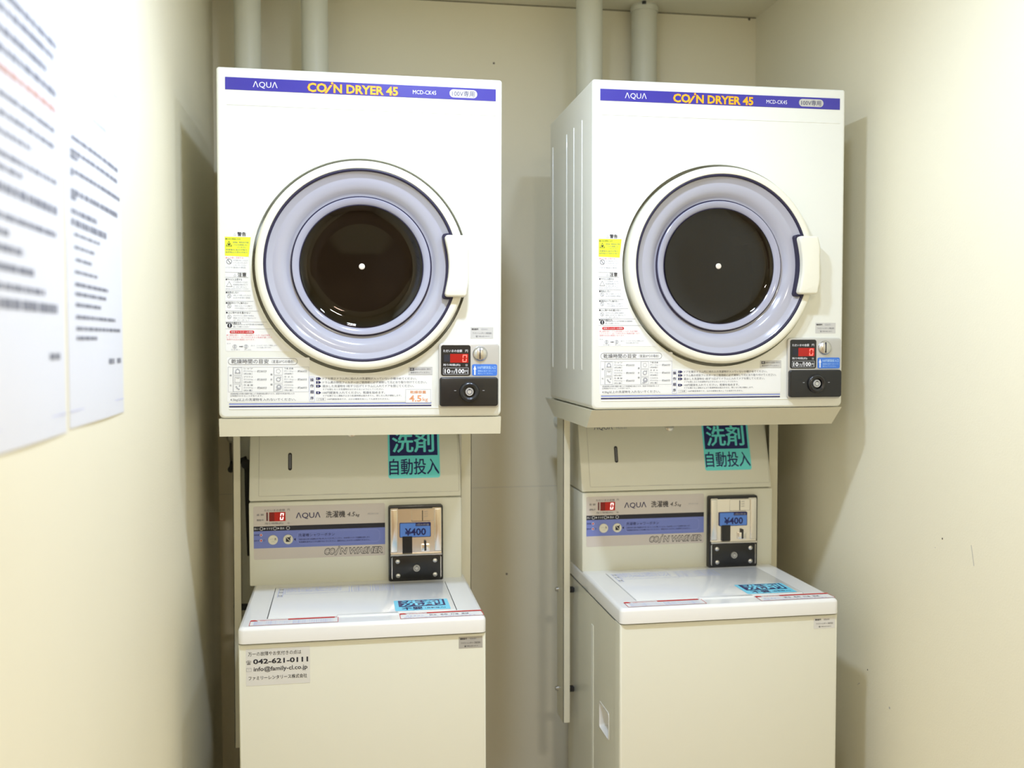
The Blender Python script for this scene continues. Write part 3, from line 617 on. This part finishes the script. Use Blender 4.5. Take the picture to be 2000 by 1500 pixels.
    m.rect(-.2165, -.2130, 1.0270, 1.0480, 'red', t); m.rect(-.2165 + .0005, -.2130 - .0005, 1.0275, 1.0475, 'rubber', t + .0002); m.rect(-.2100, -.1712, 1.0258, 1.0480, 'leddim', t); m.rect(-.1975, -.1712, 1.0258, 1.0480, 'ledbg', t + .0002); m.seg0(-.1848, -.1765, 1.0285, 1.0455, 'ledw', t + .0005, .0024, .0018)
    m.text('ただいまの金額', -.2215, 1.0500, 'grey', w=.049, hgt=.0055, h=t); m.text('円', -.1665, 1.0505, 'grey', w=.0055, hgt=.0052, h=t); m.text('残り時間(約)', -.2205, 1.0175, 'grey', w=.044, hgt=.0056, h=t); m.text('分', -.1670, 1.0180, 'grey', w=.0055, hgt=.0052, h=t)
    m.text('金 額', -.2395, 1.0400, 'grey', w=.0165, hgt=.0050, h=t); m.text('運転中', -.2395, 1.0270, 'grey', w=.0165, hgt=.0050, h=t)
    m.text('ΛQUΛ', -.1465, 1.0290, 'navy', w=.0590, hgt=.0165, h=t, off=.006); m.text('洗濯機', -.0745, 1.0305, 'blackp', w=.0465, hgt=.0165, h=t, off=.010); m.text('4.5', -.0230, 1.0325, 'blackp', w=.0190, hgt=.0105, h=t, shear=.2); m.text('kg', -.0030, 1.0300, 'blackp', w=.0100, hgt=.0085, h=t, shear=.2); m.text('MCW-C45', .0270, 1.0355, 'lgrey', w=.026, hgt=.0034, h=t)
    for s_, x, w, cx in (('洗い', -.2460, .0105, -.2285), ('すすぎ', -.2165, .0145, -.1965), ('脱水', -.1845, .0105, -.1655)):
        m.text(s_, x, 1.0055, 'white', w=w, hgt=.0055, h=t); m.ringc(cx, 1.0083, .0042, .0009, 'white', t, 18)
        if cx < -.17: m.flat([(cx + .0062, 1.0058), (cx + .0102, 1.0083), (cx + .0062, 1.0108)], 'white', t)
    for s_, z in (('残時間', .9930), ('給水中', .9795)): m.text(s_, -.2460, z - .002, 'navy', w=.0125, hgt=.0045, h=t); m.flat(circ(-.2295, z, .0032, 14), 'white', t); m.flat(circ(-.2295, z, .0022, 12), 'red', t + .0003)
    m.ringc(-.2225, .9795, .0024, .0005, 'navy', t, 12)
    m.flat([(-.1475, .9835), (-.1520, .9800), (-.1475, .9765)][::-1], 'navy', t); m.frame(-.1440, .0560, .9680, .9985, .0005, 'peril', t, .010)
    m.text('洗濯槽シャワーボタン', -.1415, .9860, 'navy', w=.088, hgt=.0075, h=t); m.text('洗濯を始める前に洗濯槽を水で洗い流したいときに押してください。約40秒間シャワーで洗濯槽を洗浄します。', -.1400, .9775, 'navy', w=.172, hgt=.0040, h=t); m.text('洗濯槽洗浄中はフタを開けないでください。運転中はこのボタンは使用できません。', -.1400, .9710, 'navy', w=.172, hgt=.0040, h=t)
    m.text('CO', -.0792, .9386, 'blackp', w=.0260, hgt=.0173, h=t, off=.065, shear=.22); m.text('CO', -.0780, .9402, 'labelg', w=.0235, hgt=.0141, h=t + .0003, off=.018, shear=.22)
    for e, mm, hh in ((.0010, 'blackp', t), (0, 'labelg', t + .0003)):
        m.flat([(-.0545 - e, .9382 - e), (-.0515 + e, .9382 - e), (-.0430 + e, .9535 + e), (-.0460 - e, .9535 + e)], mm, hh); m.flat(circ(-.0430, .9577, .0014 + e, 12), mm, hh)
    m.text('N WASHER', -.0424, .9386, 'blackp', w=.1058, hgt=.0173, h=t, off=.065, shear=.22); m.text('N WASHER', -.0410, .9402, 'labelg', w=.1030, hgt=.0141, h=t + .0003, off=.018, shear=.22)
    lb = m.build('control_label', cp)
    for nm, x, ic in (('start', -.2015, 0), ('shower', -.1655, 1)):
        m = MB(PF); m.lathe([(.0118, 0), (.0118, .0022), (.0105, .0032), (0, .0034)], x, .9805, 'ring', 28); t2 = .0039
        if ic: m.rect(x - .0052, x + .0052, .9750, .9860, 'blackp', t2); m.flat([(x - .0045, .9852), (x + .0040, .9760), (x + .0048, .9772), (x - .0035, .9860)], 'ring', t2 + .0003); m.flat(circ(x + .0055, .9868, .0014, 8), 'blackp', t2)
        else: m.text('シャワー', x - .0085, .9805, 'lgrey', w=.011, hgt=.0040, h=t2); m.text('洗', x + .0033, .9795, 'blackp', w=.0048, hgt=.0062, h=t2); m.text('ボタン', x - .0035, .9755, 'lgrey', w=.009, hgt=.0024, h=t2)
        m.build('button', cp)
    # --- coin unit
    m = MB(PF); m.prism(rr(.0770, .2115, .8685, 1.0575, .006), 0, .016, 'black', .003, 2); cu = m.build('coin_unit', root)
    m = MB(PF); h1 = .0162
    m.prism(rr(.0812, .2075, .9345, 1.0515, .003), h1 - .003, h1 + .0012, 'chrome', .0008, 1)
    for xa, xb in ((.0815, .0990), (.1900, .2072)): m.prism(rr(xa, xb, .9420, 1.0490, .002), h1, h1 + .0036, 'chrome', .0018, 3)
    m.prism(rr(.1330, .1890, 1.0180, 1.0490, .002), h1, h1 + .0030, 'chrome', .0010, 1)
    m.prism(rr(.0812, .2075, .9340, .9392, .001), h1, h1 + .0100, 'chrome', .0015, 1)
    m.rect(.1592, .1612, 1.0195, 1.0450, 'rubber', h1 + .0033); m.rect(.1, .185, 1.0495, 1.0525, 'rubber', h1 + .0016)
    for q in range(3): m.text('100円', .1640, 1.0400 - .0060 * q, 'gsticker', w=.009, hgt=.0036, h=h1 + .0033)
    m.build('face_plate', cu)
    m = MB(PF); m.prism(rr(.1105, .1345, .9400, .9820, .001), h1, h1 + .0060, 'black', .001, 1); m.build('coin_chute', cu)
    m = MB(PF); m.prism(rr(.1555, .1785, .9435, .9620, .003), h1, h1 + .0080, 'chrome', .0020, 2); m.prism(rr(.1640, .1690, .9450, .9700, .0015), h1, h1 + .0086, 'rubber'); m.build('coin_return', cu)
    m = MB(PF); m.prism(rr(.1035, .1805, .9790, 1.0155, .003), h1, h1 + .0048, 'navyst'); m.flat(rr(.1050, .1790, .9805, 1.0140, .002), 'price', h1 + .0051); m.text('¥400', .1165, .9835, 'navyst', w=.052, hgt=.0185, h=h1 + .0054, off=.025)
    m.rect(.1430, .1790, 1.0065, 1.0140, 'navyst', h1 + .0054); m.text('1回の料金', .1455, 1.0075, 'lgrey', w=.031, hgt=.0052, h=h1 + .0057); m.build('price_tag', cu)
    m = MB(PF); m.prism(rr(.0835, .2065, .8745, .9310, .005), h1 - .001, h1 + .0008, 'chrome', .0006, 1); m.prism(rr(.0855, .2045, .8730, .9325, .005), h1, h1 + .0030, 'black', .0015, 2); cc = m.build('cash_box_cover', cu)
    lock_mb(.1450, .9020, h1 + .0035, .0085, PF).build('lock', cc)
    for x, z in ((.0985, .9195), (.1905, .9195), (.0995, .8845), (.1905, .8845)):
        m = MB(PF); m.lathe([(.0062, h1 + .002), (.0062, h1 + .0035), (.0048, h1 + .0055), (0, h1 + .0062)], x, z, 'steel', 20); m.build('screw', cc, ang=50)
    return root
wr = make_washer('coin washer below the right dryer, its left side with hand grip in view')
wl = copy_tree(wr); wl['label'] = 'coin washer below the left dryer, black phone number sticker on its front'
wr.location = (.855, 2.105, 0); wl.location = (.0363, 2.098, 0)
for c in kids(wl):
    if c.name.split('.')[0] in ('control_panel', 'detergent_box', 'coin_unit', 'inlet_hose'): c.location.x = -.0105
for c in kids(wl):
    if c.name.startswith('machine_number'): c.data = c.data.copy(); c.data.materials[0] = M['gsticker']
m = MB(); h = -.0057; m.rect(-.2440, -.1140, .7460, .8240, 'gsticker2', h); t = h + .0003
m.text('万一の故障やお気付きの点は', -.2395, .8085, 'blackp', w=.108, hgt=.0090, h=t); m.text('042-621-0111', -.2295, .7915, 'blackp', w=.112, hgt=.0108, h=t, off=.03); m.text('info@family-cl.co.jp', -.2285, .7735, 'blackp', w=.1095, hgt=.0125, h=t, off=.015)
m.text('ファミリーレンタリース株式会社', -.2390, .7580, 'blackp', w=.119, hgt=.0085, h=t, off=.008); m.text('☎', -.2440 + .0005, .7910, 'blackp', w=.0100, hgt=.0090, h=t); m.frame(-.2435, -.2330, .7765, .7840, .0006, 'lgrey', t); m.flat([(-.2430, .7838), (-.23825, .7800), (-.2335, .7838), (-.23825, .7806)], 'lgrey', t)
m.build('phone_sticker', wl)
m = None

# ------------------------------------------------------------------ notices on the left wall
def notice(y0, y1, z0, z1, lines, foot, label, tint):
    mp = lambda a, c, h: (XL + h, a, c)
    m = MB(mp); NY, NZ = 8, 22; vs = []; fs = []
    def bulge(u, v): return .0012 + .0018 * math.sin(PI * u) * (.5 + .5 * math.sin(9 * v + 2 * u)) + .0035 * max(0, .10 - abs(v - .80)) * 10 * u * .4
    for sgn in (1, 0):
        for j in range(NZ + 1):
            for i in range(NY + 1): u, v = i / NY, j / NZ; vs.append((y0 + (y1 - y0) * u, z0 + (z1 - z0) * v, bulge(u, v) if sgn else .0003))
    N = (NY + 1) * (NZ + 1)
    for j in range(NZ):
        for i in range(NY): a = j * (NY + 1) + i; fs.append((a, a + 1, a + NY + 2, a + NY + 1)); fs.append((N + a, N + a + NY + 1, N + a + NY + 2, N + a + 1))
    for i in range(NY): fs.append((i, N + i, N + i + 1, i + 1)); k = NZ * (NY + 1) + i; fs.append((k, k + 1, N + k + 1, N + k))
    for j in range(NZ): k = j * (NY + 1); fs.append((k, k + NY + 1, N + k + NY + 1, N + k)); k += NY; fs.append((k, N + k, N + k + NY + 1, k + NY + 1))
    m.add(vs, fs, 'paper'); w = y1 - y0; hh = z1 - z0
    def dash(ya, yb, z, t_, mm, gap=.25):
        y = ya
        while y < yb:
            l = random.uniform(.008, .030); e = min(y + l, yb)
            hb = max(bulge((yy - y0) / w, (z - z0) / hh) for yy in (y, e)) + .0004
            m.add([(y, z, hb), (e, z, hb), (e, z + t_, hb), (y, z + t_, hb)], [(0, 1, 2, 3)], mm); y = e + random.uniform(.002, .006)
    for (a, c, v, t_, mm) in lines: dash(y0 + a * w, y0 + c * w, z0 + v * hh, t_, mm)
    for a, c, v in foot: dash(y0 + a * w, y0 + c * w, z0 + v * hh, .008, 'ink')
    m.rect(y0 + .004, y1 - .004, z0 + .042 * hh, z0 + .0445 * hh, 'inkb', .0022)
    o = m.build('notice_sheet'); tag(o, label, 'notice', 'paper notices on the left wall')
    for u in (.06, .94):
        p = MB(mp); hb = bulge(u, 1) + .0008; yy = y0 + u * w; p.add([(yy - .012, z1 - .014, hb), (yy + .012, z1 - .014, hb), (yy + .012, z1 + .010, .0006), (yy - .012, z1 + .010, .0006)], [(0, 1, 2, 3)], 'sheet'); p.build('tape', o)
    return o
notice(1.367, 1.688, 1.348, 1.862, [(.10, .95, .740, .006, 'ink'), (.08, .93, .705, .006, 'ink'), (.08, .2, .690, .006, 'ink'), (.08, .98, .655, .006, 'ink'), (.08, .12, .645, .006, 'ink'), (.08, .92, .600, .0075, 'ink'), (.08, .16, .585, .007, 'ink'), (.08, .5, .550, .007, 'ink'), (.08, .68, .520, .009, 'ink'),
       (.12, .55, .495, .004, 'ink'), (.12, .45, .462, .004, 'ink'), (.14, .4, .430, .004, 'ink'), (.12, .5, .398, .004, 'ink'), (.12, .70, .365, .005, 'ink'), (.12, .66, .340, .005, 'ink'), (.12, .55, .312, .005, 'ink'), (.12, .84, .280, .005, 'ink'), (.12, .95, .250, .005, 'ink'), (.12, .46, .225, .005, 'ink'), (.45, .7, .83, .006, 'inkb')],
       [(.68, .80, .155), (.86, .95, .155)], 'white paper notice on the left wall, the one farther from the camera', 1)
notice(1.030, 1.352, 1.345, 1.915, [(.25, .75, .93, .012, 'ink'), (.05, .95, .84, .009, 'ink'), (.05, .90, .81, .009, 'ink'), (.05, .80, .77, .009, 'ink'), (.05, .93, .735, .009, 'ink'), (.05, .93, .70, .008, 'inkr'), (.05, .9, .655, .006, 'ink'), (.05, .90, .62, .006, 'ink'), (.05, .6, .585, .006, 'ink'), (.05, .92, .545, .006, 'ink'), (.05, .5, .52, .006, 'ink'),
       (.05, .92, .48, .010, 'ink'), (.05, .90, .43, .007, 'ink'), (.05, .35, .40, .007, 'ink'), (.05, .5, .37, .008, 'ink'), (.05, .62, .335, .008, 'ink'), (.05, .74, .30, .007, 'ink'), (.05, .90, .265, .011, 'ink')],
       [(.78, .92, .165)], 'white paper notice on the left wall, nearest the camera and cut by the frame', 0)
